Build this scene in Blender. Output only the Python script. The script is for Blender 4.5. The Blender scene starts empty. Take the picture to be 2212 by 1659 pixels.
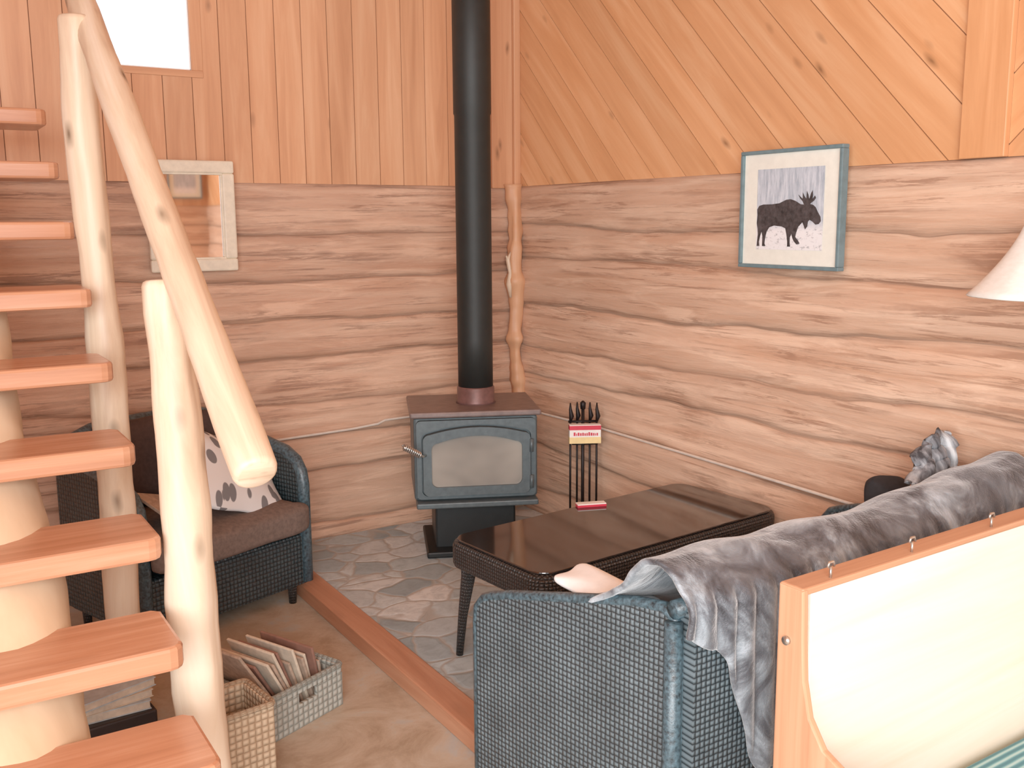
import bpy, bmesh, math, random
from mathutils import Vector, Matrix, Euler, noise
random.seed(7)
S=bpy.context.scene
COL=bpy.context.collection
pi=math.pi
# ---------------------------------------------------------------- materials
def lin(c):
    o=[]
    for x in c:
        x/=255.
        o.append(x/12.92 if x<=.04045 else ((x+.055)/1.055)**2.4)
    return (o[0],o[1],o[2],1.)
class G:
    def __init__(s,name):
        s.m=bpy.data.materials.new(name);s.m.use_nodes=True
        s.t=s.m.node_tree;s.n=s.t.nodes;s.l=s.t.links
        s.b=s.n['Principled BSDF']
    def add(s,typ,**k):
        n=s.n.new(typ)
        for a,v in k.items():setattr(n,a,v)
        return n
    def link(s,a,b):s.l.new(a,b)
    def coord(s,kind='UV',scale=(1,1,1),loc=(0,0,0),rot=(0,0,0)):
        t=s.add('ShaderNodeTexCoord');m=s.add('ShaderNodeMapping')
        m.inputs['Scale'].default_value=scale;m.inputs['Location'].default_value=loc;m.inputs['Rotation'].default_value=rot
        s.link(t.outputs[kind],m.inputs[0]);return m.outputs[0]
    def noise(s,vec,scale=5,detail=4,rough=.6,dist=0):
        n=s.add('ShaderNodeTexNoise');n.inputs['Scale'].default_value=scale;n.inputs['Detail'].default_value=detail
        n.inputs['Roughness'].default_value=rough;n.inputs['Distortion'].default_value=dist
        s.link(vec,n.inputs['Vector']);return n.outputs['Fac']
    def ramp(s,fac,stops):
        r=s.add('ShaderNodeValToRGB');e=r.color_ramp.elements
        while len(e)<len(stops):e.new(.5)
        for i,(p,c) in enumerate(stops):
            e[i].position=p;e[i].color=c if len(c)==4 else lin(c)
        s.link(fac,r.inputs[0]);return r.outputs[0]
    def mix(s,fac,a,b,mode='MIX'):
        m=s.add('ShaderNodeMix',data_type='RGBA',blend_type=mode)
        for v,i in ((fac,0),(a,6),(b,7)):
            if hasattr(v,'is_output'):s.link(v,m.inputs[i])
            else:m.inputs[i].default_value=v
        return m.outputs[2]
    def math(s,op,a,b=0.,c=None,clamp=False):
        m=s.add('ShaderNodeMath',operation=op);m.use_clamp=clamp
        for i,v in enumerate((a,b) if c is None else (a,b,c)):
            if hasattr(v,'is_output'):s.link(v,m.inputs[i])
            else:m.inputs[i].default_value=v
        return m.outputs[0]
    def bump(s,h,strength=.3,dist=.01):
        b=s.add('ShaderNodeBump');b.inputs['Strength'].default_value=strength;b.inputs['Distance'].default_value=dist
        s.link(h,b.inputs['Height']);s.link(b.outputs[0],s.b.inputs['Normal'])
    def base(s,c):
        if hasattr(c,'is_output'):s.link(c,s.b.inputs['Base Color'])
        else:s.b.inputs['Base Color'].default_value=c
    def set(s,**k):
        for a,v in k.items():
            s.b.inputs[a.replace('_',' ')].default_value=v
def K(v):return (v,v,v,1.)
def wood(name,dark,mid,light,su=1.3,sv=16.,rough=.5,bump=.15,knots=.8,island=.18,kscale=(1.6,5.),kr=.16):
    g=G(name);v=g.coord('UV',(su,sv,1))
    geo=g.add('ShaderNodeNewGeometry')
    off=g.add('ShaderNodeVectorMath',operation='MULTIPLY_ADD')
    g.link(geo.outputs['Random Per Island'],off.inputs[0]);off.inputs[1].default_value=(37,91,13);g.link(v,off.inputs[2])
    n1=g.noise(off.outputs[0],1.0,6,.62,.6)
    c=g.ramp(n1,[(.28,dark),(.5,mid),(.72,light)])
    v2=g.coord('UV',(1.1,2.2,1));n2=g.noise(v2,1.2,3,.5,.3)
    c=g.mix(g.math('MULTIPLY',n2,.45),c,lin(light))
    vk=g.coord('UV',(kscale[0],kscale[1],1));o2=g.add('ShaderNodeVectorMath',operation='MULTIPLY_ADD')
    g.link(geo.outputs['Random Per Island'],o2.inputs[0]);o2.inputs[1].default_value=(17,31,0);g.link(vk,o2.inputs[2])
    nk=g.add('ShaderNodeTexNoise');nk.inputs['Scale'].default_value=3;g.link(o2.outputs[0],nk.inputs[0])
    o3=g.add('ShaderNodeVectorMath',operation='MULTIPLY_ADD');g.link(nk.outputs['Color'],o3.inputs[0]);o3.inputs[1].default_value=(.12,.12,0);g.link(o2.outputs[0],o3.inputs[2])
    vo=g.add('ShaderNodeTexVoronoi');vo.inputs['Scale'].default_value=1;g.link(o3.outputs[0],vo.inputs['Vector'])
    kd=g.ramp(vo.outputs['Distance'],[(kr*.12,K(1)),(kr*.38,K(.6)),(kr,K(0))])
    dk=tuple(int(x*.62) for x in dark)
    c=g.mix(g.math('MULTIPLY',kd,knots),c,lin(dk))
    r=g.math('MULTIPLY_ADD',geo.outputs['Random Per Island'],island*2,1-island)
    hs=g.add('ShaderNodeHueSaturation');g.link(c,hs.inputs['Color']);g.link(r,hs.inputs['Value'])
    g.base(hs.outputs[0]);g.set(Roughness=rough);g.bump(n1,bump,.004)
    return g.m
def plain(name,c,rough=.5,metal=0.,n=.12,scale=30,bump=.05,kind='Object',**k):
    g=G(name);v=g.coord(kind);f=g.noise(v,scale,4,.6)
    a=tuple(max(0,x*(1-n)) for x in c);b=tuple(min(255,x*(1+n)) for x in c)
    g.base(g.ramp(f,[(.3,a),(.7,b)]));g.set(Roughness=rough,Metallic=metal,**k);g.bump(f,bump,.003);return g.m
def wicker(name,dark,light,cell=.016,rough=.38,aspect=1.0):
    g=G(name);k=1/cell
    v=g.coord('UV',(k*aspect,k,1));sp=g.add('ShaderNodeSeparateXYZ');g.link(v,sp.inputs[0])
    u,w=sp.outputs[0],sp.outputs[1]
    def tri(x):return g.math('ABSOLUTE',g.math('SINE',g.math('MULTIPLY',x,pi)))
    ck=g.add('ShaderNodeTexChecker');ck.inputs['Scale'].default_value=1.0;g.link(v,ck.inputs[0])
    ck.inputs[1].default_value=K(1);ck.inputs[2].default_value=K(0)
    hu=g.math('MULTIPLY',tri(u),g.math('POWER',tri(w),.4));hw=g.math('MULTIPLY',tri(w),g.math('POWER',tri(u),.4))
    h=g.mix(ck.outputs['Fac'],hu,hw)
    nn=g.noise(g.coord('UV',(7,7,1)),1,4,.65)
    nl=g.noise(g.coord('UV',(60,2,1)),1,2)
    c=g.mix(h,lin(dark),lin(light));c=g.mix(g.ramp(nn,[(.35,K(0)),(.7,K(.45))]),c,lin(dark))
    c=g.mix(g.math('MULTIPLY',nl,.3),c,lin(dark))
    g.base(c);g.set(Roughness=rough);g.bump(h,.9,.004);return g.m

M={}
M['plank']=wood('pine_planks_pink',(184,122,82),(208,148,106),(224,174,134),.9,13,.5,.12,.8,.07,(3.0,8),.13)
M['plank2']=wood('pine_planks_orange',(190,124,74),(211,147,97),(227,174,128),.9,11,.4,.12,.8,.08,(3.0,7.5),.13)
M['tread']=wood('stained_tread_wood',(162,100,66),(190,128,92),(212,160,128),1.2,22,.26,.1,.5,.06)
M['pole']=wood('peeled_pole_wood',(180,142,108),(220,194,162),(240,224,202),1.0,12,.45,.3,1.0,.05,(4,10),.2)
M['timber']=wood('hearth_timber_wood',(150,92,62),(178,118,86),(198,144,112),1.2,20,.45,.12,.5,.05)
M['bench']=wood('bench_end_wood',(168,112,78),(194,140,104),(210,162,128),1.0,34,.4,.1,.4,.05)
M['benchlight']=wood('bench_panel_wood',(244,228,200),(250,239,217),(254,247,232),.8,14,.35,.06,.1,.02)
M['logend']=wood('stringer_log_wood',(190,150,110),(220,188,150),(238,214,182),.8,7,.5,.25,.8,.05)
M['shelf']=plain('black_wood',(36,30,30),.5)
M['stove']=plain('stove_enamel',(82,94,98),.45,.25,.08,40)
M['stovetop']=plain('stove_top_reddish',(120,104,100),.42,.3,.1,20)
M['stovedark']=plain('stove_pedestal_black',(20,25,26),.5,.3)
M['pipe']=plain('flue_matt_black',(31,35,34),.55,.3,.08,20)
M['collar']=plain('flue_collar_red',(108,76,72),.45,.3)
M['steel']=plain('steel',(200,200,195),.25,.9)
M['iron']=plain('wrought_iron',(34,28,28),.5,.6)
M['wick']=wicker('dark_teal_wicker',(16,24,29),(122,140,148),.0145,.28)
M['wick2']=wicker('dark_brown_wicker',(16,15,15),(66,62,60),.012)
M['wickteal']=wicker('armchair_wicker',(12,18,20),(68,86,92),.018)
M['rim']=plain('wicker_rim',(56,74,82),.3,0,.5,90,.5)
M['brown']=plain('brown_cushion_fabric',(106,90,82),.85,0,.12,60,.2)
M['darkbrown']=plain('dark_brown_back_cushion',(62,46,42),.85,0,.12,60,.2)
M['cream']=plain('cream_paint',(232,222,200),.5,0,.04)
M['mat']=plain('cream_mat_board',(230,230,218),.7,0,.02)
M['bluef']=plain('blue_grey_frame',(96,120,126),.45,0,.08)
M['ink']=plain('moose_dark_print',(50,46,47),.6,0,.45,55)
M['cable']=plain('pale_cable',(222,208,194),.4,0,.04)
M['white']=plain('white_fabric',(248,250,250),.85,0,.02,40,.2)
M['black']=plain('black_fabric',(26,26,30),.8,0,.3,40,.2)
M['red']=plain('red_card',(205,44,66),.5,0,.03)
M['yellow']=plain('yellow_card',(240,214,150),.5,0,.03)
M['whitecard']=plain('white_card',(242,238,232),.5,0,.02)
M['page']=plain('paper_pages',(210,194,172),.8,0,.08,30)
M['page2']=plain('newsprint',(174,150,130),.85,0,.12,40)
M['coverA']=plain('maroon_cover',(134,96,82),.5,0,.1)
M['coverB']=plain('blue_grey_cover',(182,196,204),.5,0,.08)
M['basketg']=wicker('grey_woven_basket',(130,134,126),(200,202,192),.022,.7)
M['baskett']=wicker('tan_woven_basket',(158,128,98),(230,208,176),.02,.7)
g=G('mirror_glass');g.base(K(.9));g.set(Metallic=1.,Roughness=.03);M['mirror']=g.m
g=G('table_glass');n=g.noise(g.coord('Object'),3,2);g.base(g.ramp(n,[(.3,(32,28,27)),(.7,(44,38,36))]));g.set(Roughness=.07,IOR=1.9);M['glass']=g.m
g=G('stove_door_glass');n=g.noise(g.coord('Object',(3,1,4)),1.2,2,.5,.2);g.base(g.ramp(n,[(.35,(128,124,118)),(.5,(142,138,130)),(.68,(160,154,144))]));g.set(Roughness=.15);M['doorglass']=g.m
g=G('lamp_shade_fabric');n=g.noise(g.coord('Object',(40,40,120)),1,2);g.base(g.ramp(n,[(.3,(234,234,226)),(.7,(244,244,238))]));g.set(Roughness=.8);M['shade']=g.m
def lerp(a,b,t):return a+(b-a)*t
def logmat(name,dark,mid,light):
    g=G(name);v=g.coord('UV',(1.1,15,1));n1=g.noise(v,1,7,.65,.8)
    at=g.add('ShaderNodeAttribute',attribute_name='tone');ag=g.add('ShaderNodeAttribute',attribute_name='groove')
    v3=g.coord('UV',(1.6,36,1),(5,3,0));n3=g.noise(v3,1,8,.74,.8)
    v4=g.coord('UV',(1.0,3.0,1),(9,1,0));n4=g.noise(v4,1.4,5,.6,.4)
    v5=g.coord('UV',(.6,4,1),(2,7,0));n5=g.noise(v5,1.6,5,.6,.4)
    v6=g.coord('UV',(1.1,9,1),(4,2,0));n6=g.noise(v6,1.5,6,.68,.7)
    c=g.ramp(n1,[(.3,mid),(.7,light)])
    c=g.mix(g.math('MULTIPLY',g.ramp(n5,[(.38,K(0)),(.66,K(1))]),.3),c,lin(tuple(lerp(a,b,.5) for a,b in zip(mid,dark))))
    c=g.mix(g.math('MULTIPLY',g.ramp(n6,[(.50,K(0)),(.62,K(1))]),.5),c,lin(tuple(min(255,x*1.09) for x in light)))
    streak=g.ramp(n3,[(.50,K(0)),(.56,K(1))])
    patch=g.ramp(n4,[(.44,K(0)),(.58,K(1))])
    c=g.mix(g.math('MULTIPLY',g.math('MULTIPLY',streak,patch),.62),c,lin(dark))
    gg=g.math('MULTIPLY',ag.outputs['Fac'],g.math('MULTIPLY_ADD',n3,2.3,-.55),clamp=True)
    c=g.mix(g.math('MULTIPLY',gg,.8),c,lin(tuple(x*.8 for x in dark)))
    vk=g.coord('UV',(1.3,4.2,1));vo=g.add('ShaderNodeTexVoronoi');vo.inputs['Scale'].default_value=1;g.link(vk,vo.inputs['Vector'])
    kd=g.ramp(vo.outputs['Distance'],[(.03,K(1)),(.09,K(0))]);c=g.mix(g.math('MULTIPLY',kd,.5),c,lin(dark))
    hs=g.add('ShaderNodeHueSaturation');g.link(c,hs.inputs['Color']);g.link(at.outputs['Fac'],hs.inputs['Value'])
    g.base(hs.outputs[0]);g.set(Roughness=.42);g.bump(g.math('ADD',g.math('ADD',n1,n3),g.math('MULTIPLY',n6,1.6)),.5,.010);return g.m
M['log']=logmat('hewn_logs_rose',(124,82,60),(205,153,122),(229,189,160))
M['log2']=logmat('hewn_logs_right',(142,98,74),(213,164,132),(237,200,172))
g=G('floor_tan_vinyl');v=g.coord('Object');n1=g.noise(v,4.5,7,.72,.5);n2=g.noise(v,38,4,.7)
c=g.ramp(n1,[(.36,(162,142,118)),(.48,(186,168,146)),(.56,(196,182,162)),(.66,(184,188,184))]);c=g.mix(g.math('MULTIPLY',n2,.4),c,lin((156,136,114)))
g.base(c);g.set(Roughness=.5);g.bump(n2,.1,.003);M['floor']=g.m
g=G('flagstone');v=g.coord('Object',(1,1.2,1));nz=g.add('ShaderNodeTexNoise');nz.inputs['Scale'].default_value=4;g.link(v,nz.inputs[0])
vv=g.add('ShaderNodeVectorMath',operation='MULTIPLY_ADD');g.link(nz.outputs['Color'],vv.inputs[0]);vv.inputs[1].default_value=(.2,.2,0);g.link(v,vv.inputs[2])
vo=g.add('ShaderNodeTexVoronoi',feature='DISTANCE_TO_EDGE');vo.inputs['Scale'].default_value=6.0;g.link(vv.outputs[0],vo.inputs['Vector'])
vc=g.add('ShaderNodeTexVoronoi');vc.inputs['Scale'].default_value=6.0;g.link(vv.outputs[0],vc.inputs['Vector'])
sp=g.add('ShaderNodeSeparateColor');g.link(vc.outputs['Color'],sp.inputs[0])
c=g.ramp(sp.outputs[0],[(.0,(138,156,162)),(.3,(182,198,202)),(.6,(222,226,224)),(1,(158,176,182))])
n1=g.noise(v,14,6,.75,.6);c=g.mix(g.ramp(n1,[(.45,K(0)),(.65,K(.4))]),c,lin((108,118,122)))
e=g.ramp(vo.outputs['Distance'],[(.02,K(.8)),(.06,K(0))]);c=g.mix(e,c,lin((170,166,158)))
g.base(c);g.set(Roughness=.55);g.bump(g.math('MINIMUM',vo.outputs['Distance'],.1),.5,.05);M['stone']=g.m
g=G('grey_plush');v=g.coord('Object');n1=g.noise(v,5.5,4,.6,1.1);n2=g.noise(v,160,3,.7)
c=g.ramp(n1,[(.36,(48,50,55)),(.46,(90,95,102)),(.55,(132,142,150)),(.68,(184,197,208))]);g.base(c)
g.set(Roughness=.42,Sheen_Weight=.8,Sheen_Roughness=.3);g.bump(g.math('ADD',g.math('MULTIPLY',n1,1.8),g.math('MULTIPLY',n2,.4)),.5,.014);M['plush']=g.m
g=G('grey_streaked_fabric');v=g.coord('Object',(16,16,6));n1=g.noise(v,1,5,.6,.8)
g.base(g.ramp(n1,[(.38,(50,50,54)),(.52,(126,130,136)),(.7,(204,210,214))]));g.set(Roughness=.85);M['stripe']=g.m
g=G('teal_striped_fabric');v=g.coord('Object');w=g.add('ShaderNodeTexWave');w.bands_direction='Y';w.inputs['Scale'].default_value=14;w.inputs['Distortion'].default_value=.3;g.link(v,w.inputs[0])
g.base(g.ramp(w.outputs['Fac'],[(.15,(70,126,142)),(.6,(104,166,178)),(.95,(164,204,208))]));g.set(Roughness=.85);M['teal']=g.m
g=G('leaf_print_fabric');v=g.coord('UV',(18,10,1),(0,0,0),(0,0,.6));vo=g.add('ShaderNodeTexVoronoi');vo.inputs['Scale'].default_value=1.0;g.link(v,vo.inputs['Vector'])
e=g.ramp(vo.outputs['Distance'],[(.35,K(1)),(.39,K(0))]);g.base(g.mix(e,lin((234,238,240)),lin((118,120,124))));g.set(Roughness=.85);M['leaf']=g.m
g=G('snowy_forest_print');v=g.coord('UV');sp=g.add('ShaderNodeSeparateXYZ');g.link(v,sp.inputs[0])
nt_=g.noise(g.coord('UV',(60,7,1)),1,5,.7);ns_=g.noise(g.coord('UV',(50,70,1)),1,5,.7)
a=g.ramp(nt_,[(.35,(142,156,170)),(.62,(204,212,222))]);b=g.ramp(ns_,[(.33,(160,160,164)),(.46,(232,232,234))])
f=g.ramp(g.math('ADD',sp.outputs[1],.5),[(.42,K(0)),(.46,K(1))]);g.base(g.mix(f,b,a));g.set(Roughness=.5);M['snow2']=g.m
# ---------------------------------------------------------------- mesh helpers
def setuv(me,grain='x'):
    gi='xyz'.index(grain);ul=me.uv_layers.new(name='UVMap') if not me.uv_layers else me.uv_layers[0]
    for p in me.polygons:
        n=p.normal;d=max(range(3),key=lambda i:abs(n[i]));oth=[i for i in range(3) if i!=d]
        if gi in oth:u=gi;v=[i for i in oth if i!=gi][0]
        else:u,v=oth
        for li in p.loop_indices:
            co=me.vertices[me.loops[li].vertex_index].co;ul.data[li].uv=(co[u],co[v])
def finish(name,me,mat,parent=None,loc=(0,0,0),rot=(0,0,0),label=None,cat=None,kind=None,group=None,smooth=False,uv='x',mats=None):
    if uv and not me.uv_layers:setuv(me,uv)
    if mat:me.materials.append(mat)
    for m in (mats or []):me.materials.append(m)
    if smooth:
        for p in me.polygons:p.use_smooth=True
    ob=bpy.data.objects.new(name,me);COL.objects.link(ob)
    ob.location=loc;ob.rotation_euler=rot
    if parent:ob.parent=parent
    if label:ob['label']=label
    if cat:ob['category']=cat
    if kind:ob['kind']=kind
    if group:ob['group']=group
    return ob
def empty(name,loc,rotz=0,label=None,cat=None,kind=None,rot=None,group=None):
    ob=bpy.data.objects.new(name,None);COL.objects.link(ob);ob.location=loc;ob.rotation_euler=rot or (0,0,rotz);ob.empty_display_size=.05
    if label:ob['label']=label
    if cat:ob['category']=cat
    if kind:ob['kind']=kind
    if group:ob['group']=group
    return ob
def bm2me(bm,name='m'):
    bmesh.ops.recalc_face_normals(bm,faces=bm.faces)
    me=bpy.data.meshes.new(name);bm.to_mesh(me);bm.free();return me
def addbox(bm,lo,hi,bevel=0,seg=2):
    r=bmesh.ops.create_cube(bm,size=1);vs=r['verts']
    for v in vs:
        v.co=Vector([lo[i]+(v.co[i]+.5)*(hi[i]-lo[i]) for i in range(3)])
    if bevel:
        es=list({e for v in vs for e in v.link_edges})
        bmesh.ops.bevel(bm,geom=es,offset=bevel,segments=seg,affect='EDGES',profile=.5)
def boxme(lo,hi,bevel=0,seg=2):
    bm=bmesh.new();addbox(bm,lo,hi,bevel,seg);return bm2me(bm)
def box(name,lo,hi,mat,bevel=.004,seg=2,**k):
    return finish(name,boxme(lo,hi,bevel,seg),mat,**k)
def boxesme(lst,bevel=.004):
    bm=bmesh.new()
    for lo,hi in lst:addbox(bm,lo,hi,bevel)
    return bm2me(bm)
def addtube(bm,pts,rad,seg=12,wob=0,seed=0,cap=True,uvl=None):
    pts=[Vector(p) for p in pts];n=len(pts)
    if not hasattr(rad,'__len__'):rad=[rad]*n
    t0=(pts[1]-pts[0]).normalized();up=Vector((0,0,1)) if abs(t0.z)<.9 else Vector((1,0,0))
    a=t0.cross(up).normalized();rings=[];L=0
    for i,p in enumerate(pts):
        t=(pts[min(i+1,n-1)]-pts[max(i-1,0)]).normalized()
        a=(a-t*a.dot(t)).normalized();b=t.cross(a)
        if i:L+=(p-pts[i-1]).length
        ring=[]
        for j in range(seg):
            an=2*pi*j/seg;r=rad[i]
            if wob:
                q=p*2.3+Vector((math.cos(an),math.sin(an),0))*.5+Vector((seed*7.1,0,0))
                r*=1+wob*noise.noise(q)+wob*.6*noise.noise(q*3)
            ring.append(bm.verts.new(p+(a*math.cos(an)+b*math.sin(an))*r))
        rings.append((ring,L,rad[i]))
    for i in range(n-1):
        for j in range(seg):
            f=bm.faces.new((rings[i][0][j],rings[i][0][(j+1)%seg],rings[i+1][0][(j+1)%seg],rings[i+1][0][j]))
            if uvl:
                for l,(ii,jj) in zip(f.loops,((i,j),(i,j+1),(i+1,j+1),(i+1,j))):
                    l[uvl].uv=(rings[ii][1]+seed,2*pi*jj/seg*.05)
    if cap:
        for r in (rings[0][0][::-1],rings[-1][0]):
            f=bm.faces.new(r)
            if uvl:
                for l in f.loops:l[uvl].uv=(l.vert.co.x*3,l.vert.co.z*3)
def tubeme(pts,rad,seg=12,wob=0,seed=0,cap=True):
    bm=bmesh.new();uvl=bm.loops.layers.uv.new('UVMap');addtube(bm,pts,rad,seg,wob,seed,cap,uvl);return bm2me(bm)
def tube(name,pts,rad,mat,seg=12,wob=0,seed=0,cap=True,**k):
    me=tubeme(pts,rad,seg,wob,seed,cap);return finish(name,me,mat,smooth=k.pop('smooth',True),uv=None,**k)
def pole(name,p0,p1,r0,r1,mat,n=50,wob=.12,bend=.01,seed=0,knob=.05,**k):
    p0=Vector(p0);p1=Vector(p1);pts=[];rad=[]
    for i in range(n+1):
        t=i/n;p=p0.lerp(p1,t)+Vector((noise.noise(Vector((t*3,seed+.3,0.2))),noise.noise(Vector((t*3,seed+.3,5.2))),0))*bend
        L=(p1-p0).length*t
        r=lerp(r0,r1,t)*(1+knob*noise.noise(Vector((L*6,seed+.7,3.3)))+knob*.7*noise.noise(Vector((L*17,seed+.7,1.3))));pts.append(p);rad.append(r)
    d=(p1-p0).normalized()
    pts=[pts[0]-d*.014,pts[0]-d*.010]+pts+[pts[-1]+d*.010,pts[-1]+d*.014];rad=[rad[0]*.80,rad[0]*.93]+rad+[rad[-1]*.93,rad[-1]*.80]
    return tube(name,pts,rad,mat,24,wob,seed,**k)
def prismme(poly,axis,t0,t1,bevel=0):
    bm=bmesh.new();ax='xyz'.index(axis);o=[i for i in range(3) if i!=ax]
    def P(p,t):
        c=[0,0,0];c[ax]=t;c[o[0]]=p[0];c[o[1]]=p[1];return bm.verts.new(c)
    A=[P(p,t0) for p in poly];B=[P(p,t1) for p in poly];n=len(poly)
    f0=bm.faces.new(A);f1=bm.faces.new(B[::-1])
    for i in range(n):bm.faces.new((A[i],A[(i+1)%n],B[(i+1)%n],B[i]))
    bmesh.ops.recalc_face_normals(bm,faces=bm.faces)
    if bevel:
        es=[e for f in (f0,f1) for e in f.edges]
        bmesh.ops.bevel(bm,geom=es,offset=bevel,segments=2,affect='EDGES',profile=.5)
    bmesh.ops.triangulate(bm,faces=[f for f in bm.faces if len(f.verts)>4])
    return bm2me(bm)
def gridme(fn,nu,nv):
    bm=bmesh.new();uvl=bm.loops.layers.uv.new('UVMap')
    vs=[[bm.verts.new(fn(i/nu,j/nv)) for j in range(nv+1)] for i in range(nu+1)]
    for i in range(nu):
        for j in range(nv):
            f=bm.faces.new((vs[i][j],vs[i+1][j],vs[i+1][j+1],vs[i][j+1]))
            for l,(a,b) in zip(f.loops,((i,j),(i+1,j),(i+1,j+1),(i,j+1))):l[uvl].uv=(a/nu,b/nv)
    return bm2me(bm)
def cushme(sx,sy,sz,puff=.35,n=18,seed=0,wob=.01,pinch=.0,sharp=4,tee=0):
    bm=bmesh.new();bmesh.ops.create_cube(bm,size=2)
    bmesh.ops.subdivide_edges(bm,edges=bm.edges[:],cuts=n,use_grid_fill=True)
    for v in bm.verts:
        x,y,z=v.co
        l=(abs(x)**sharp+abs(y)**sharp+abs(z)**sharp)**(1./sharp)
        q=Vector((x,y,z))/l
        f=1-puff*max(abs(q.x),abs(q.y))**3
        w=1+pinch*(abs(q.x)*abs(q.y))**2
        c=Vector((q.x*sx/2*w,q.y*sy/2*w,q.z*sz/2*f))
        if tee:c.x*=1+tee*max(0,min(1,(-q.y-.70)/.08))
        c+=Vector((noise.noise(c*5+Vector((seed,0,0))),noise.noise(c*5+Vector((0,seed,3))),noise.noise(c*6+Vector((3,0,seed)))))*wob
        v.co=c
    return bm2me(bm)
# ---------------------------------------------------------------- room
ZL=1.78;ZC=3.3
def logwall(name,length,mapf,nlog,seed,mat,step=.04,zoff=0,flat=8,grad=(1.07,.16)):
    hs=ZL/nlog;ns=int(length/step);sub=14
    rnd=random.Random(seed)
    seams=[i*hs+((zoff+rnd.uniform(-.02,.02)) if 0<i<nlog else 0) for i in range(nlog+1)]
    verts=[];tone=[];groove=[];faces=[];uvs=[]
    tn=[rnd.uniform(.94,1.05)*(grad[0]-grad[1]*k/nlog) for k in range(nlog)]  # random log tone, plus brighter light low on the walls put into colour
    dd=[rnd.uniform(.008,.021) for _ in range(nlog)]
    rows=nlog*sub+1
    def seamz(k,s):
        if k==0 or k==nlog:return seams[k]
        return seams[k]+.050*noise.noise(Vector((s*.55,k*3.3,seed)))+.018*noise.noise(Vector((s*2.7,k*5.3,seed)))+.007*noise.noise(Vector((s*9,k*5.3,seed)))
    for a in range(ns+1):
        s=a*length/ns
        for k in range(nlog):
            z0,z1=seamz(k,s),seamz(k+1,s)
            for b in range(sub+(1 if k==nlog-1 else 0)):
                t=b/sub;tt=.5-.5*math.cos(pi*t);t=lerp(t,tt,.8)
                z=lerp(z0,z1,t);x=abs(2*t-1)
                prof=(1-x**flat)**.7 if x<1 else 0
                prof=lerp(prof,1-x*x,.2)
                if k==0 and t<.5:prof=1
                gd=.002-.014*max(0,noise.noise(Vector((s*1.1,k*2.7+t,seed))))
                d=gd+ (dd[k]-gd)*prof + (.010*noise.noise(Vector((s*1.3,z*9,seed+9)))+.004*noise.noise(Vector((s*4,z*26,seed+4))))*prof
                d+=.007*noise.noise(Vector((s*.8,k*2.0,seed)))
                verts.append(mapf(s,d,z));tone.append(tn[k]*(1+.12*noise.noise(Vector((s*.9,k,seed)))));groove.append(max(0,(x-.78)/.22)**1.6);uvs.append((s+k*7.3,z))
    for a in range(ns):
        for b in range(rows-1):
            i=a*rows+b;faces.append((i,i+rows,i+rows+1,i+1))
    me=bpy.data.meshes.new(name);me.from_pydata([tuple(v) for v in verts],[],faces)
    bm=bmesh.new();bm.from_mesh(me);bmesh.ops.recalc_face_normals(bm,faces=bm.faces)
    bm.to_mesh(me);bm.free()
    me.attributes.new('tone','FLOAT','POINT').data.foreach_set('value',tone)
    me.attributes.new('groove','FLOAT','POINT').data.foreach_set('value',groove)
    ul=me.uv_layers.new(name='UVMap')
    for p in me.polygons:
        for li in p.loop_indices:ul.data[li].uv=uvs[me.loops[li].vertex_index]
    me.materials.append(mat)
    for p in me.polygons:p.use_smooth=True
    ob=bpy.data.objects.new(name,me);COL.objects.link(ob);ob['kind']='structure';return ob
XL=-4.2;YB=-6.2
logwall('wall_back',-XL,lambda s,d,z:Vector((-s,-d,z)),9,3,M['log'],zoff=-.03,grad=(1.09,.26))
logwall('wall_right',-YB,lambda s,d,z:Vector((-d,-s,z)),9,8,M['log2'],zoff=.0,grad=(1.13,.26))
logwall('wall_front',1.5,lambda s,d,z:Vector((-s,YB+d,z)),9,5,M['log2'],zoff=.0)
def clip(poly,a,b,c):
    out=[]
    for i in range(len(poly)):
        p,q=poly[i],poly[(i+1)%len(poly)];fp=a*p[0]+b*p[1]-c;fq=a*q[0]+b*q[1]-c
        if fp<=0:out.append(p)
        if (fp<0<fq) or (fq<0<fp):
            t=fp/(fp-fq);out.append((p[0]+(q[0]-p[0])*t,p[1]+(q[1]-p[1])*t))
    return out
def planks(rects,ang,width,off,mapf,gap=.0016):
    bm=bmesh.new();uvl=bm.loops.layers.uv.new('UVMap')
    ca,sa=math.cos(ang),math.sin(ang)
    for (x0,z0,x1,z1) in rects:
        cs=[(x0,z0),(x1,z0),(x1,z1),(x0,z1)];ac=[-sa*x+ca*z for x,z in cs]
        k0=math.floor((min(ac)-off)/width);k1=math.ceil((max(ac)-off)/width)
        for k in range(k0,k1):
            a0=off+k*width;a1=a0+width
            poly=clip(cs,-sa,ca,a1-gap);poly=clip(poly,sa,-ca,-(a0+gap))
            if len(poly)<3:continue
            V0=[bm.verts.new(mapf(p[0],-.007,p[1])) for p in poly]
            V1=[bm.verts.new(mapf(p[0],.002,p[1])) for p in poly]
            fs=[bm.faces.new(V1)];dic=dict(list(zip(V1,poly))+list(zip(V0,poly)));n=len(poly)
            for i in range(n):
                fs.append(bm.faces.new((V0[i],V0[(i+1)%n],V1[(i+1)%n],V1[i])))
            for f in fs:
                for l in f.loops:
                    x,z=dic[l.vert];l[uvl].uv=(ca*x+sa*z+k*3.7,-sa*x+ca*z)
    me=bpy.data.meshes.new('p');bm.to_mesh(me);bm.free()
    return me
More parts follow.
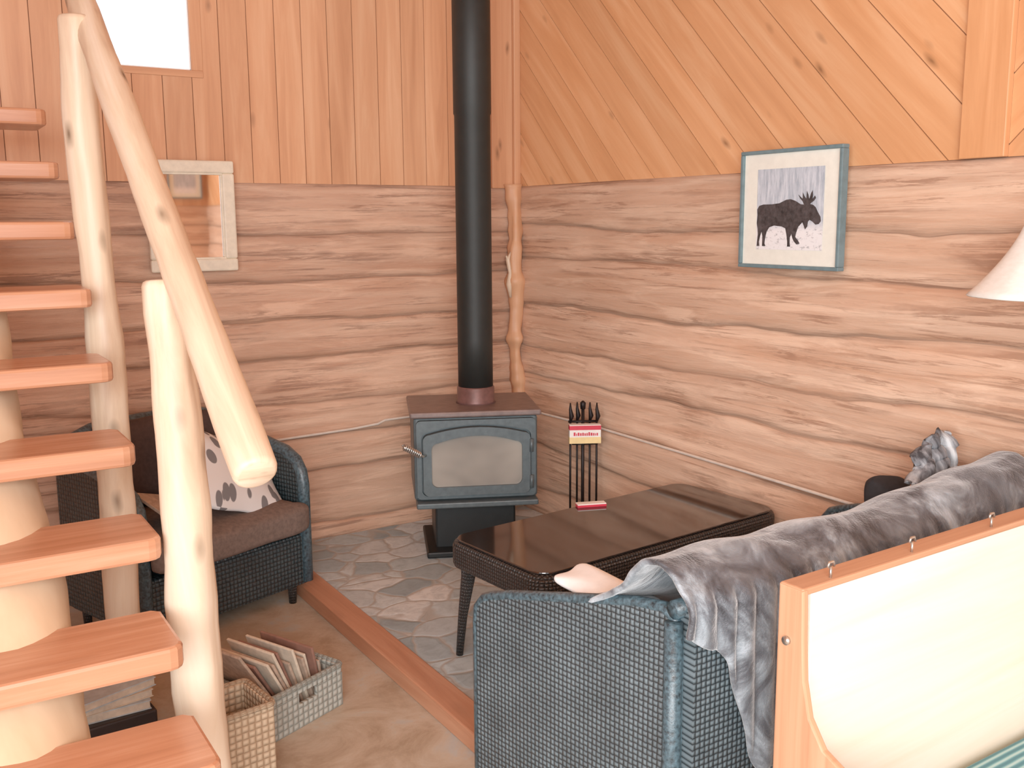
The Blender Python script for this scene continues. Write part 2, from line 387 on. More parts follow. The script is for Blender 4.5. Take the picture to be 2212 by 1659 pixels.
def joinme(mes,mats_idx):
    bm=bmesh.new()
    for me,mi in zip(mes,mats_idx):
        n0=len(bm.faces);bm.from_mesh(me);bm.faces.ensure_lookup_table()
        for f in bm.faces[n0:]:f.material_index=mi
    out=bpy.data.meshes.new('j');bm.to_mesh(out);bm.free();return out
gr=plain('groove_backing',(140,92,64),.8)
WX0,WX1,WZ0,WZ1=-2.06,-1.68,2.26,2.85
mL=lambda s,d,z:Vector((s,-d,z));w=.1267
rects=[(XL,ZL,WX0,ZC),(WX0,ZL,WX1,WZ0),(WX0,WZ1,WX1,ZC),(WX1,ZL,-.0,ZC)]
pm=planks(rects,pi/2,w,(1.68%w),mL,.0018)
back=boxesme([((XL,.006,ZL),(WX0,.05,ZC)),((WX0,.006,ZL),(WX1,.05,WZ0)),((WX0,.006,WZ1),(WX1,.05,ZC)),((WX1,.006,ZL),(.15,.05,ZC)),((XL,.04,-.1),(.15,.15,ZL))],0)
setuv(back,'z')
finish('wall_back_upper',joinme([pm,back],[0,1]),None,kind='structure',uv=None,mats=[M['plank'],gr])
mR=lambda s,d,z:Vector((-d,-s,z))
TR0,TR1=2.62,2.77
pm=planks([(0,ZL,TR0,ZC)],math.radians(-45),.145,.03,mR,.0018)
pm2=planks([(TR1,ZL,-YB,ZC)],math.radians(45),.145,.05,mR,.0018)
back=boxesme([((.006,YB,ZL),(.15,.006,ZC)),((.04,YB,-.1),(.15,.04,ZL))],0);setuv(back,'z')
finish('wall_right_upper',joinme([pm,pm2,back],[0,0,1]),None,kind='structure',uv=None,mats=[M['plank2'],gr])
pm=planks([(-1.5,ZL,0,ZC)],pi/2,.127,0,lambda s,d,z:Vector((s,YB+d,z)))
back=boxesme([((-1.5,YB-.15,ZL),(.15,YB-.006,ZC)),((-1.5,YB-.15,-.1),(.15,YB-.04,ZL))],0);setuv(back,'z')
finish('wall_front_upper',joinme([pm,back],[0,1]),None,kind='structure',uv=None,mats=[M['plank'],gr])
pm=planks([(-3.6,0,0,ZC)],pi/2,.127,0,lambda s,d,z:Vector((XL+d,s,z)))
back=boxesme([((XL-.15,-3.6,-.1),(XL-.006,.15,ZC))],0);setuv(back,'z')
finish('wall_left_blocker',joinme([pm,back],[0,1]),None,kind='structure',uv=None,mats=[M['plank'],gr])  # unseen partial wall, added to shade the area behind the stairs
box('trim_1',(-.165,-.02,ZL-.01),(-.04,0,ZC),M['plank'],.003,kind='structure',uv='z')
box('trim_2',(-.04,-.04,ZL-.01),(-.002,-.002,ZC),M['plank'],.003,kind='structure',uv='z')
box('trim_3',(-.025,-TR1,ZL),(0,-TR0,ZC),M['plank2'],.003,kind='structure',uv='z')
pts=[];rad=[]
for i in range(121):
    t=i/120;z=.05+t*(ZL-.04)
    pts.append((-.045+.022*noise.noise(Vector((z*3,1,.5))),-.05+.022*noise.noise(Vector((z*3,9,.5))),z))
    rad.append(.037+.016*noise.noise(Vector((z*6,4,2)))+.008*noise.noise(Vector((z*19,4,2)))+.016*math.exp(-((z-1.28)/.04)**2)+.012*math.exp(-((z-.98)/.03)**2))
tube('trim_4',pts,rad,M['plank'],20,.5,3,kind='structure')
bm=bmesh.new()
addtube(bm,[(-.09,-.07,1.20),(-.105,-.08,1.27),(-.095,-.075,1.33),(-.115,-.085,1.40),(-.09,-.075,1.44)],[.008,.016,.010,.013,.004],10,.3,2)
addtube(bm,[(-.105,-.08,1.38),(-.13,-.095,1.42)],[.009,.004],8,.2,3)
finish('trim_5',bm2me(bm),M['pole'],kind='structure',smooth=True,uv='z')
wf=empty('window_1',(0,0,0),kind='structure')
box('window_frame',(WX0-.03,-.008,WZ0-.03),(WX1+.05,.004,WZ0),M['plank'],.002,parent=wf,kind='structure')
box('window_frame',(WX1,-.008,WZ0),(WX1+.05,.004,WZ1),M['plank'],.002,parent=wf,uv='z',kind='structure')
box('window_frame',(WX0-.03,-.008,WZ0),(WX0,.004,WZ1),M['plank'],.002,parent=wf,uv='z',kind='structure')
box('window_frame',(WX0-.03,-.008,WZ1),(WX1+.05,.004,WZ1+.03),M['plank'],.002,parent=wf,kind='structure')
box('window_reveal',(WX1-.006,.0,WZ0),(WX1-.0005,.052,WZ1),M['white'],.001,parent=wf,kind='structure')
box('window_reveal',(WX0,.0,WZ0),(WX1,.052,WZ0+.005),M['white'],.001,parent=wf,kind='structure')
box('floor',(XL-1.5,-7.6,-.1),(.1,.1,0),M['floor'],0,kind='structure')
cm=planks([(XL-1.5,-7.6,.1,.1)],0,.14,0,lambda s,d,z:Vector((s,z,ZC-d)))
cb=boxme((XL-1.5,-7.6,ZC+.006),(.1,.1,ZC+.1));setuv(cb)
finish('ceiling',joinme([cm,cb],[0,1]),None,kind='structure',uv=None,mats=[M['plank2'],gr])
# ---------------------------------------------------------------- hearth
he=empty('hearth',(-.72,-1.1,0),label='low grey flagstone hearth with reddish timber edging',cat='hearth')
box('stone_slab',(-.670,-1.09,.0),(.69,1.06,.055),M['stone'],.008,parent=he)
box('timber_edging',(-.78,-1.11,0),(-.672,1.06,.064),M['timber'],.005,parent=he,uv='y')
# ---------------------------------------------------------------- stove
st=empty('wood_stove',(-.67,-.705,.056),math.radians(-24),label='dark grey wood stove on a black pedestal with black flue',cat='stove')
W=.298
box('stove_body',(-W+.012,.02,.276),(W-.012,.46,.66),M['stove'],.012,parent=st)
box('top_plate',(-W-.004,-.0,.662),(W+.004,.48,.69),M['stovetop'],.008,parent=st,label='reddish-grey top plate')
box('bottom_ledge',(-W+.018,-.05,.252),(W-.018,.10,.278),M['stove'],.006,parent=st)
def roundrect_arch(w,z0,z1,arch,r=.03,n=12):
    p=[]
    for i in range(n+1):a=pi+ (pi/2)*i/n;p.append((-w+r+r*math.cos(a),z0+r+r*math.sin(a)))
    for i in range(n+1):a=1.5*pi+(pi/2)*i/n;p.append((w-r+r*math.cos(a),z0+r+r*math.sin(a)))
    for i in range(n+1):
        a=(pi/2)*i/n;p.append((w-r+r*math.cos(a),z1-r+r*math.sin(a)))
    for i in range(1,24):
        t=i/24;x=(w-r)*(1-2*t);p.append((x,z1+arch*(1-(x/(w-r))**2)))
    for i in range(n+1):
        a=pi/2+(pi/2)*i/n;p.append((-w+r+r*math.cos(a),z1-r+r*math.sin(a)))
    return p
def ringme(outer,inner,y0,y1):
    bm=bmesh.new();n=len(outer)
    O0=[bm.verts.new((p[0],y0,p[1])) for p in outer];I0=[bm.verts.new((p[0],y0,p[1])) for p in inner]
    O1=[bm.verts.new((p[0]*1.0,y1,p[1])) for p in outer];I1=[bm.verts.new((p[0],y1,p[1])) for p in inner]
    for i in range(n):
        j=(i+1)%n
        bm.faces.new((O0[i],O0[j],I0[j],I0[i]));bm.faces.new((O1[i],I1[i],I1[j],O1[j]))
        bm.faces.new((O0[i],O1[i],O1[j],O0[j]));bm.faces.new((I0[i],I0[j],I1[j],I1[i]))
    return bm2me(bm)
o1=roundrect_arch(.274,.286,.652,.0,.02);i1=roundrect_arch(.252,.30,.60,.03,.03)
finish('face_frame',ringme(o1,i1,-.005,.03),M['stove'],parent=st)
dr=empty('door',(0,-.012,0));dr.parent=st
o2=roundrect_arch(.246,.306,.592,.03,.03);i2=roundrect_arch(.208,.346,.553,.03,.03)
finish('door_frame',ringme(o2,i2,-.018,.02),M['stove'],parent=dr)
finish('door_glass',prismme(roundrect_arch(.210,.344,.555,.03,.03),'y',-.002,.012),M['doorglass'],parent=dr)
hp=[Vector((-.235,-.02,.50)),Vector((-.25,-.06,.505)),Vector((-.30,-.10,.545)),Vector((-.335,-.125,.565))]
bm=bmesh.new();addtube(bm,hp,.007,8)
cp=[]
A,B=Vector((-.262,-.07,.515)),Vector((-.335,-.125,.568));d=(B-A).normalized();e1=d.cross(Vector((0,0,1))).normalized();e2=d.cross(e1)
for i in range(12*9+1):
    a=2*pi*i/12;cp.append(A.lerp(B,i/(12*9))+(e1*math.cos(a)+e2*math.sin(a))*.012)
addtube(bm,cp,.004,5);finish('handle',bm2me(bm),M['steel'],parent=dr,smooth=True,label='coiled steel spring handle')
for z in(.36,.53):tube('hinge',[(.25,-.02,z-.03),(.25,-.02,z+.03)],.009,M['stove'],10,parent=dr)
bm=bmesh.new();addbox(bm,(-.19,.08,.02),(.19,.40,.262),.01);addbox(bm,(-.235,-.0,0),(.235,.44,.03),.008)
finish('pedestal',bm2me(bm),M['stovedark'],parent=st)
bpy.context.view_layer.update();fp=st.matrix_world.inverted()@Vector((-.553,-.498,.745));fx,fy=fp.x,fp.y
tube('flue_pipe',[(fx,fy,.75),(fx,fy,1.0),(fx,fy,2.02),(fx,fy,2.03),(fx,fy,ZC-.057)],[.083,.083,.083,.087,.087],M['pipe'],40,parent=st)
tube('flue_collar',[(fx,fy,.69),(fx,fy,.70),(fx,fy,.765),(fx,fy,.77)],[.096,.09,.089,.085],M['collar'],40,parent=st,label='reddish metal collar')
# ---------------------------------------------------------------- tool set
ts=empty('fireplace_tool_set',(-.14,-.80,.056),math.radians(-28),label='black wrought-iron fireplace tools hanging on a stand',cat='fireplace tools')
bm=bmesh.new()
addtube(bm,[(0,0,.0),(0,0,.012),(0,0,.02)],[.085,.085,.03],24);addtube(bm,[(0,0,.015),(0,0,.66)],.008,8)
addtube(bm,[(-.07,0,.6),(.07,0,.6)],.006,8);addtube(bm,[(0,-.07,.505),(0,.07,.505)],.005,8)
addtube(bm,[(-.06,-.065,.505),(.06,-.065,.505)],.005,8);addtube(bm,[(0,0,.66),(0,0,.69),(0,0,.70)],[.012,.014,.004],10)
finish('stand',bm2me(bm),M['iron'],parent=ts,smooth=True)
for i,(x,y) in enumerate([(-.06,.0),(-.025,.02),(.035,.01),(.066,-.005)]):
    bm=bmesh.new();addtube(bm,[(x,y,.10),(x,y,.62)],.0055,6)
    addtube(bm,[(x,y,.60),(x+.006,y,.625),(x,y,.66),(x,y,.69)],[.006,.012,.007,.003],8)
    if i==0:addbox(bm,(x-.035,y-.008,.03),(x+.035,y+.008,.11),.003)
    elif i==1:addtube(bm,[(x,y,.03),(x,y,.12)],[.028,.012],10)
    elif i==2:addtube(bm,[(x,y,.11),(x+.012,y,.06),(x-.012,y,.04)],.005,6)
    else:addtube(bm,[(x,y,.11),(x-.008,y,.03)],.005,6)
    finish(['shovel','brush','poker','tongs'][i],bm2me(bm),M['iron'],parent=ts,smooth=True)
def carton(name,loc,rz,w,d,h,label,rb,yb,letter=True,low='yellow'):
    mb=empty(name,loc,rz,label=label,cat='box')
    box('carton',(-w/2,-d/2,0),(w/2,d/2,h),M['whitecard'],.001,parent=mb)
    e=.0006
    if rb:box('printed_band',(-w/2-e,-d/2-e,h*(1-rb)),(w/2+e,d/2+e,h-.003),M['red'],.0005,parent=mb)
    box('printed_band',(-w/2-e,-d/2-e,-.0002),(w/2+e,d/2+e,h*yb),M[low],.0003,parent=mb)
    if letter:
        bm=bmesh.new();xx=-.055;rr=random.Random(2)
        while xx<.055:
            ww=rr.uniform(.007,.012);addbox(bm,(xx,-d/2-.0012,h*.42),(xx+ww-.003,-d/2,h*.42+rr.uniform(.011,.017)));xx+=ww
        finish('lettering',bm2me(bm),M['red'],parent=mb)
ca_,sa_=math.cos(math.radians(-28)),math.sin(math.radians(-28))
carton('match_box',(-.14+.065*sa_,-.80-.065*ca_,.567),math.radians(-28),.148,.04,.088,'red, white and yellow match box on the fireplace tool stand',.27,.34)
# ---------------------------------------------------------------- cable
tube('electrical_cable',[(-1.75,-.034,.60),(-1.39,-.034,.575),(-1.0,-.034,.585),(-.86,-.034,.595),(-.82,-.034,.61),(-.5,-.034,.615),(-.12,-.05,.61),(-.07,-.12,.605),(-.034,-.25,.60),(-.034,-.8,.61),(-.034,-1.83,.60),(-.034,-2.6,.59)],.0065,M['cable'],8,label='thin pale cable stapled along the log walls',cat='cable')
# ---------------------------------------------------------------- staircase
sc=empty('staircase',(-2.37,-3.1,0),label='open-riser log staircase with orange treads and peeled pole railing',cat='staircase')
O=Vector((-2.37,-3.1,0))
dz=[.02,.03,.032,.055,.062,.064,.062,.055,.042,.030,.020]
for i in range(-2,9):
    z=.52+.184*i-dz[i+2];y=-2.54+.25*i;xr=-2.368+.006*random.uniform(-1,1)-(.018 if i<2 else 0)
    L=.95;yo=y-.13;y1=y+.13
    xl=xr-L;r=.035;sk=random.uniform(-.008,.008)
    poly=[(xl,yo),(xr-r,yo+sk)]+[(xr-r+r*math.sin(a),yo+r-r*math.cos(a)+sk) for a in (.5,1.0,1.5)]+[(xr,y1-.02),(xr-.02,y1),(xl,y1)]
    poly=[(p[0]-O.x,p[1]-O.y) for p in poly]
    finish('tread',prismme(poly,'z',z-.03,z+.026,.009),M['tread'],parent=sc)
pts=[];rad=[]
for i in range(2,60):
    t=i/59;y=lerp(-3.05,-.42,t);z=.52+.184*(y+2.54)/.25-.245
    pts.append((-2.745-O.x+.012*noise.noise(Vector((t*6,1,2))),y-O.y,z));rad.append(.15+.012*noise.noise(Vector((t*8,3,2))))
tube('stringer',pts,rad,M['logend'],28,.14,5,parent=sc)
pole('support_post',(-2.312-O.x,-1.17-O.y,0),(-2.327-O.x,-1.17-O.y,2.215),.059,.051,M['pole'],50,.16,.02,2,.05,parent=sc)
pole('support_post',(-2.293-O.x,-2.17-O.y,0),(-2.303-O.x,-2.05-O.y,1.45),.068,.054,M['pole'],44,.18,.012,6,.05,parent=sc)
pole('handrail',(-2.275-O.x,-2.607-O.y,1.098),(-2.290-O.x,-.45-O.y,2.754),.0475,.045,M['pole'],60,.03,.0,9,.05,parent=sc)
# ---------------------------------------------------------------- mirror
mr=empty('wall_mirror',(-1.725,-.04,1.63),0,label='rectangular wall mirror in a wide cream frame',cat='mirror')
def frameme(w,h,fw,d,bev=.004):
    bm=bmesh.new()
    addbox(bm,(-w/2,-d,-h/2),(w/2,0,-h/2+fw),bev);addbox(bm,(-w/2,-d,h/2-fw),(w/2,0,h/2),bev)
    addbox(bm,(-w/2,-d,-h/2+fw),(-w/2+fw,0,h/2-fw),bev);addbox(bm,(w/2-fw,-d,-h/2+fw),(w/2,0,h/2-fw),bev)
    return bm2me(bm)
finish('frame',frameme(.38,.485,.055,.03,.008),M['cream'],parent=mr)
finish('frame_lip',frameme(.28,.385,.012,.022,.003),M['cream'],parent=mr)
box('mirror_glass',(-.135,-.012,-.19),(.135,-.002,.19),M['mirror'],.0,parent=mr)
# ---------------------------------------------------------------- pictures
def picture(x,y,z,w,h,rz,label,moose=True):
    pc=empty('framed_picture',(x,y,z),label=label,cat='picture');pc.rotation_euler=Euler((0,0,rz))
    finish('frame',frameme(w,h,.014,.034,.003),M['bluef'],parent=pc)
    box('mat_board',(-w/2+.01,-.022,-h/2+.01),(w/2-.01,-.004,h/2-.01),M['mat'],0,parent=pc)
    pw,ph=w*.66,h*.68
    bm=bmesh.new();vs=[bm.verts.new(p) for p in ((-pw/2,-.0235,-ph/2),(pw/2,-.0235,-ph/2),(pw/2,-.0235,ph/2),(-pw/2,-.0235,ph/2))];bm.faces.new(vs)
    finish('photograph_print',bm2me(bm),M['snow2'],parent=pc,uv='x')
    if moose:
        P=[(1638,462),(1637,450),(1641,442),(1650,439),(1668,439),(1684,437),(1698,430),(1707,429),(1717,433),(1727,440),(1734,441),(1731,434),(1726,428),(1722,420),(1726,424),(1731,429),(1731,416),(1734,423),(1738,429),(1739,413),(1742,421),(1744,430),(1747,418),(1750,412),(1751,422),(1750,430),(1755,423),(1757,428),(1753,434),(1749,437),(1746,440),(1752,442),(1757,447),(1761,456),(1767,467),(1768,476),(1764,482),(1758,483),(1752,477),(1746,473),(1743,477),(1742,487),(1738,493),(1735,485),(1732,478),(1728,483),(1724,488),(1722,495),(1720,502),(1719,509),(1725,517),(1728,523),(1722,525),(1716,518),(1713,511),(1711,502),(1708,510),(1708,521),(1709,530),(1703,530),(1703,520),(1701,505),(1698,491),(1690,487),(1674,485),(1664,489),(1659,498),(1656,512),(1655,524),(1657,530),(1650,530),(1650,521),(1650,508),(1648,498),(1645,508),(1643,520),(1644,530),(1638,530),(1639,518),(1640,505),(1639,492),(1637,480)]
        poly=[((a-1636)/136*pw-pw/2,(537-b)/174*ph-ph/2) for a,b in P]
        me=prismme(poly,'y',-.0246,-.0236);finish('moose_image',me,M['ink'],parent=pc)
    return pc
picture(-.04,-1.972,1.636,.485,.435,-pi/2,'black-and-white moose photograph in a slim blue-grey frame',True)
picture(-.24,YB+.03,2.02,.34,.34,pi,'small framed snowy picture in a blue-grey frame',False)
# ---------------------------------------------------------------- coffee table
ct=empty('coffee_table',(-.66,-1.762,.0565),math.radians(6),label='long dark wicker coffee table with glass top',cat='table')
def rrect(w,h,r,n=6):
    p=[]
    for cx,cy,a0 in ((w/2-r,h/2-r,0),(-w/2+r,h/2-r,pi/2),(-w/2+r,-h/2+r,pi),(w/2-r,-h/2+r,1.5*pi)):
        for i in range(n+1):a=a0+pi/2*i/n;p.append((cx+r*math.cos(a),cy+r*math.sin(a)))
    return p
TW,TD=1.21,.54
finish('apron',prismme(rrect(TW,TD,.075,10),'z',.335,.432,.018),M['wick2'],parent=ct)
finish('glass_top',prismme(rrect(TW-.03,TD-.03,.065,10),'z',.4325,.4405,.003),M['glass'],parent=ct)
for sx in(-1,1):
    for sy in(-1,1):
        x=sx*(TW/2-.06);y=sy*(TD/2-.06)
        tube('leg',[(x+sx*.03,y+sy*.02,0),(x+sx*.02,y+sy*.01,.15),(x,y,.30),(x-sx*.005,y,.36)],[.013,.017,.026,.034],M['wick2'],14,parent=ct)
carton('box_reflection_standin',(-.63,-1.535,.4977),math.radians(-20),.115,.035,.013,'red and white stand-in for the match box reflection on the table',.0,.7,False,'red')  # added solid slab drawing the match box reflection in the table glass
# ---------------------------------------------------------------- loveseat
LB=(-1.46,-2.975);LA=math.radians(2)
lv=empty('wicker_loveseat',(LB[0],LB[1],0),LA,label='dark teal-black wicker loveseat with its woven back to the bench',cat='sofa')
SL,SD=1.39,.69
armp=[(0,.06),(0,.68),(.01,.715),(.04,.732),(.12,.722),(.25,.690),(.40,.652),(.55,.614),(.62,.592),(.66,.575),(.685,.545),(.69,.50),(.69,.06)]
def armbuild(x0,sgn,mat,sh):
    me=prismme(armp,'x',.004,.032)
    bm=bmesh.new();bm.from_mesh(me)
    for v in bm.verts:v.co.x=x0+v.co.x*sgn- sgn*sh*(v.co.y/.69)
    finish('armrest',bm2me(bm),mat,parent=lv,uv='y')
    tube('armrest_rim',[(x0-sgn*sh*(p[0]/.69)+sgn*.018,p[0],p[1]) for p in armp],.0155,M['rim'],12,parent=lv)
armbuild(0,1,M['wick'],.105);armbuild(SL,-1,M['wick'],0)
tube('corner_upright',[(-.002,-.004,.02),(-.002,-.004,.715)],.021,M['rim'],16,parent=lv)
def backf(u,v):
    x=lerp(.02,SL-.02,u);return Vector((x,.0-.012*math.sin(pi*u),lerp(.06,.745,v)))
def gridxz(me):
    for p in me.polygons:
        for li in p.loop_indices:
            co=me.vertices[me.loops[li].vertex_index].co;me.uv_layers[0].data[li].uv=(co.x,co.z)
me=gridme(backf,24,12);gridxz(me)
ob=finish('backrest',me,M['wick'],parent=lv,uv=None);md=ob.modifiers.new('s','SOLIDIFY');md.thickness=.05;md.offset=1
tube('backrest_rim',[(lerp(.0,SL,i/10),.0,.742) for i in range(11)],.022,M['rim'],12,parent=lv)
box('seat_frame',(.04,.05,.10),(SL-.04,SD-.03,.30),M['wick'],.01,parent=lv)
for k in range(2):
    finish('seat_cushion',cushme(.62,.56,.14,.3,14,k,.006),M['brown'],parent=lv,loc=(.365+k*.63,.36,.37),smooth=True)
for x in(.05,SL-.05):
    for y in(.04,SD-.04):tube('leg',[(x,y,0),(x,y,.1)],[.018,.022],M['wick2'],10,parent=lv)
def smst(a,b,x):
    t=max(0,min(1,(x-a)/(b-a)));return t*t*(3-2*t)
def throwf(u,v):
    x=lerp(-.035,1.40,u)
    near=1-smst(.10,.60,x)
    if x<.06:hem=lerp(.71,.66,smst(-.04,.06,x))
    elif x<.24:hem=lerp(.66,.31,smst(.06,.22,x))
    else:hem=lerp(.31,.60,smst(.30,.48,x))
    up=.050*smst(.6,1.4,x)-.016
    path=[(-.052,hem),(-.056,lerp(hem,.76,.5)),(-.060,.76),(-.056,.805+up*.5),(-.03,.842+up),(.02,.860+up),(.07,lerp(.85+up,.835,near)),(.12,lerp(.80+up,.80,near)),(.15,lerp(.71,.755,near)),(.19,lerp(.60,.715,near)),(.26,lerp(.50,.675,near)),(.40,lerp(.455,.63,near))]
    n=len(path)-1;t=v*n;i=min(int(t),n-1);fr=t-i
    y=lerp(path[i][0],path[i+1][0],fr);z=lerp(path[i][1],path[i+1][1],fr)
    q=Vector((x*2.9,v*3.4,1.7))
    d=noise.noise(q)*.011+noise.noise(q*2.7)*.004+.004*math.sin(x*19+v*9+3*noise.noise(q*.8))
    fold=(.022*math.sin(x*50+2*v)+.012*noise.noise(Vector((x*22,v*3,4))))*(1 if x<.5 else .3)*(1-smst(.2,.32,v))
    k=smst(.25,.4,v)
    return Vector((x+.006*noise.noise(q*2+Vector((5,5,5))),y-abs(fold)-(.008*(1-k))+d*k*smst(.45,.6,v),z+(d+.006)*k))
me=gridme(throwf,120,60)
ob=finish('throw_blanket',me,M['plush'],loc=(LB[0],LB[1],0),rot=(0,0,LA),smooth=True,uv=None,label='mottled grey plush throw draped over the loveseat back',cat='blanket')
md=ob.modifiers.new('s','SOLIDIFY');md.thickness=.016;md.offset=0
md=ob.modifiers.new('ss','SUBSURF');md.levels=1;md.render_levels=1
md=ob.modifiers.new('sm','SMOOTH');md.factor=.5;md.iterations=2
def localpt(x,y,z):
    return (LB[0]+x*math.cos(LA)-y*math.sin(LA),LB[1]+x*math.sin(LA)+y*math.cos(LA),z)
finish('pillow',cushme(.14,.26,.045,.7,14,3,.004,.3),M['white'],loc=localpt(.125,.385,.637),rot=(.2,-.05,.3),smooth=True,label='small white pillow beside the loveseat arm',cat='pillow')
def scarff(u,v):
    x=lerp(-.15,.11,u);q=Vector((u*3,v*3,8.8))
    ridge=math.sin(u*pi*5+v*2)*.018*(1-v*.4)
    z=lerp(0,.17,v)*(1-.35*abs(u-.72)*1.6)
    return Vector((x*(1-.3*v)+.06*v+.02*noise.noise(q),ridge+.025*noise.noise(q*1.7)+.03*v,z+.015*noise.noise(q*2.2)))
ob=finish('scarf',gridme(scarff,40,24),M['stripe'],loc=localpt(1.25,.17,.80),rot=(-.25,0,.1),smooth=True,uv=None,label='crumpled grey and white streaked scarf bunched on the loveseat',cat='scarf')
md=ob.modifiers.new('s','SOLIDIFY');md.thickness=.012
finish('pillow',cushme(.17,.20,.12,.8,16,9,.01,.05,3),M['black'],loc=localpt(1.27,.36,.685),rot=(1.35,.1,-.3),smooth=True,label='black pillow standing on the loveseat seat',cat='pillow')
# ---------------------------------------------------------------- bench
bn=empty('wooden_bench',(-1.45,-3.33,0),math.radians(2.5),label='built-up wooden bench with pale panelled back and curved end',cat='bench')
box('backrest',(.03,0.0,.30),(1.38,.035,.888),M['benchlight'],.004,parent=bn,label='pale honey wood back panel')
box('top_rail',(.0,-.003,.888),(1.40,.055,.903),M['bench'],.004,parent=bn,label='orange-brown top rail')
box('seat_board',(.03,-.55,.25),(1.38,-.0,.28),M['bench'],.004,parent=bn)
endp=[(.055,0),(.055,.90),(-.004,.90),(-.006,.86),(-.008,.80),(-.014,.72),(-.03,.65),(-.065,.60),(-.12,.575),(-.5,.56),(-.55,.53),(-.56,.48),(-.56,0)]
finish('end_panel',prismme(endp,'x',-.002,.014,.004),M['bench'],parent=bn,uv='z')
finish('end_panel',prismme(endp,'x',1.38,1.41,.004),M['bench'],parent=bn,uv='z')
tube('screw',[(-.008,.03,.79),(-.002,.03,.79)],.009,M['steel'],12,parent=bn)
for x in(.095,.36,.66):
    bm=bmesh.new();addtube(bm,[(x,.01,.90),(x,.01,.925)],.003,6);addtube(bm,[(x-.01,.01,.925),(x-.006,.01,.935),(x+.006,.01,.935),(x+.01,.01,.925)],.003,6)
    finish('hook',bm2me(bm),M['steel'],parent=bn,smooth=True)
finish('seat_cushion',cushme(1.3,.52,.10,.15,20,2,.003,0,8),M['teal'],parent=bn,loc=(.70,-.285,.328),smooth=True,label='teal striped seat cushion')
# ---------------------------------------------------------------- lamp
lp=empty('floor_lamp',(-.27,-3.10,0),label='floor lamp with a cream bell-shaped shade',cat='lamp')
def shadef(u,v):
    a=2*pi*u;t=v;r=.075+.140*(t**1.7);r*=1+.010*math.cos(8*a)
    return Vector((r*math.cos(a),r*math.sin(a),1.635-.240*t))
ob=finish('lamp_shade',gridme(shadef,64,16),M['shade'],parent=lp,smooth=True,uv=None);md=ob.modifiers.new('s','SOLIDIFY');md.thickness=.004
tube('lamp_pole',[(0,0,.02),(0,0,1.4),(0,0,1.64)],.011,M['iron'],12,parent=lp)
tube('lamp_base',[(0,0,0),(0,0,.02),(0,0,.035)],[.13,.125,.02],M['iron'],32,parent=lp)
bm=bmesh.new();bmesh.ops.create_uvsphere(bm,u_segments=16,v_segments=12,radius=.03)
finish('light_bulb',bm2me(bm),M['white'],parent=lp,loc=(.03,0,1.5),smooth=True)
# ---------------------------------------------------------------- armchair
AC=(-1.45,-.665);AA=math.radians(20);AW=.80
ac=empty('wicker_armchair',(AC[0],AC[1],0),AA,label='dark wicker armchair with brown seat cushion and rounded arms',cat='chair')
box('seat_frame',(-AW+.01,.02,.075),(-.01,.56,.30),M['wickteal'],.015,parent=ac)
aprof=[(.025,.09),(.025,.51),(.035,.565),(.065,.61),(.13,.642),(.26,.665),(.42,.69),(.56,.73),(.58,.68),(.58,.09)]
for x0 in(-AW,-.045):
    finish('armrest',prismme(aprof,'x',x0,x0+.045,.006),M['wickteal'],parent=ac,uv='y')
    tube('armrest_rim',[(x0+.022,p[0],p[1]) for p in aprof[:8]],.026,M['rim'],12,parent=ac)
def bkf(u,v):
    x=lerp(-AW+.01,-.01,u);c=math.sin(pi*u);z=lerp(.1,.735+.05*min(1,c*1.6),v);return Vector((x,.53+.05*c*.9+.03*v,z))
me=gridme(bkf,20,12);gridxz(me)
ob=finish('backrest',me,M['wickteal'],parent=ac,uv=None);md=ob.modifiers.new('s','SOLIDIFY');md.thickness=.04
tube('backrest_rim',[bkf(i/20,1) for i in range(21)],.026,M['rim'],12,parent=ac)
finish('seat_cushion',cushme(AW-.10,.60,.16,.22,20,4,.006,0,6,.10),M['brown'],parent=ac,loc=(-AW/2,.225,.385),smooth=True,label='thick brown seat cushion')
finish('back_cushion',cushme(AW-.14,.14,.36,.25,16,8,.008,0,5),M['darkbrown'],parent=ac,loc=(-AW/2,.46,.64),rot=(-.15,0,0),smooth=True)
for x in(-AW+.06,-.085):
    for y in(.05,.53):tube('leg',[(x,y,0),(x,y,.12)],[.016,.022],M['wick2'],10,parent=ac)
def cl(x,y,z):
    return(AC[0]+x*math.cos(AA)-y*math.sin(AA),AC[1]+x*math.sin(AA)+y*math.cos(AA),z)
me=cushme(.48,.40,.11,.75,18,6,.006,.28);setuv(me,'x')
finish('pillow',me,M['leaf'],loc=cl(-.28,.17,.59),rot=(math.radians(44),math.radians(22),math.radians(26)),smooth=True,uv=None,label='off-white pillow with grey leaf print on the armchair',cat='pillow')
box('magazine',(-.09,-.12,0),(.09,.12,.012),M['page2'],.002,loc=cl(-.60,.12,.52),rot=(.3,.3,.5),label='folded magazine on the armchair seat',cat='magazine')
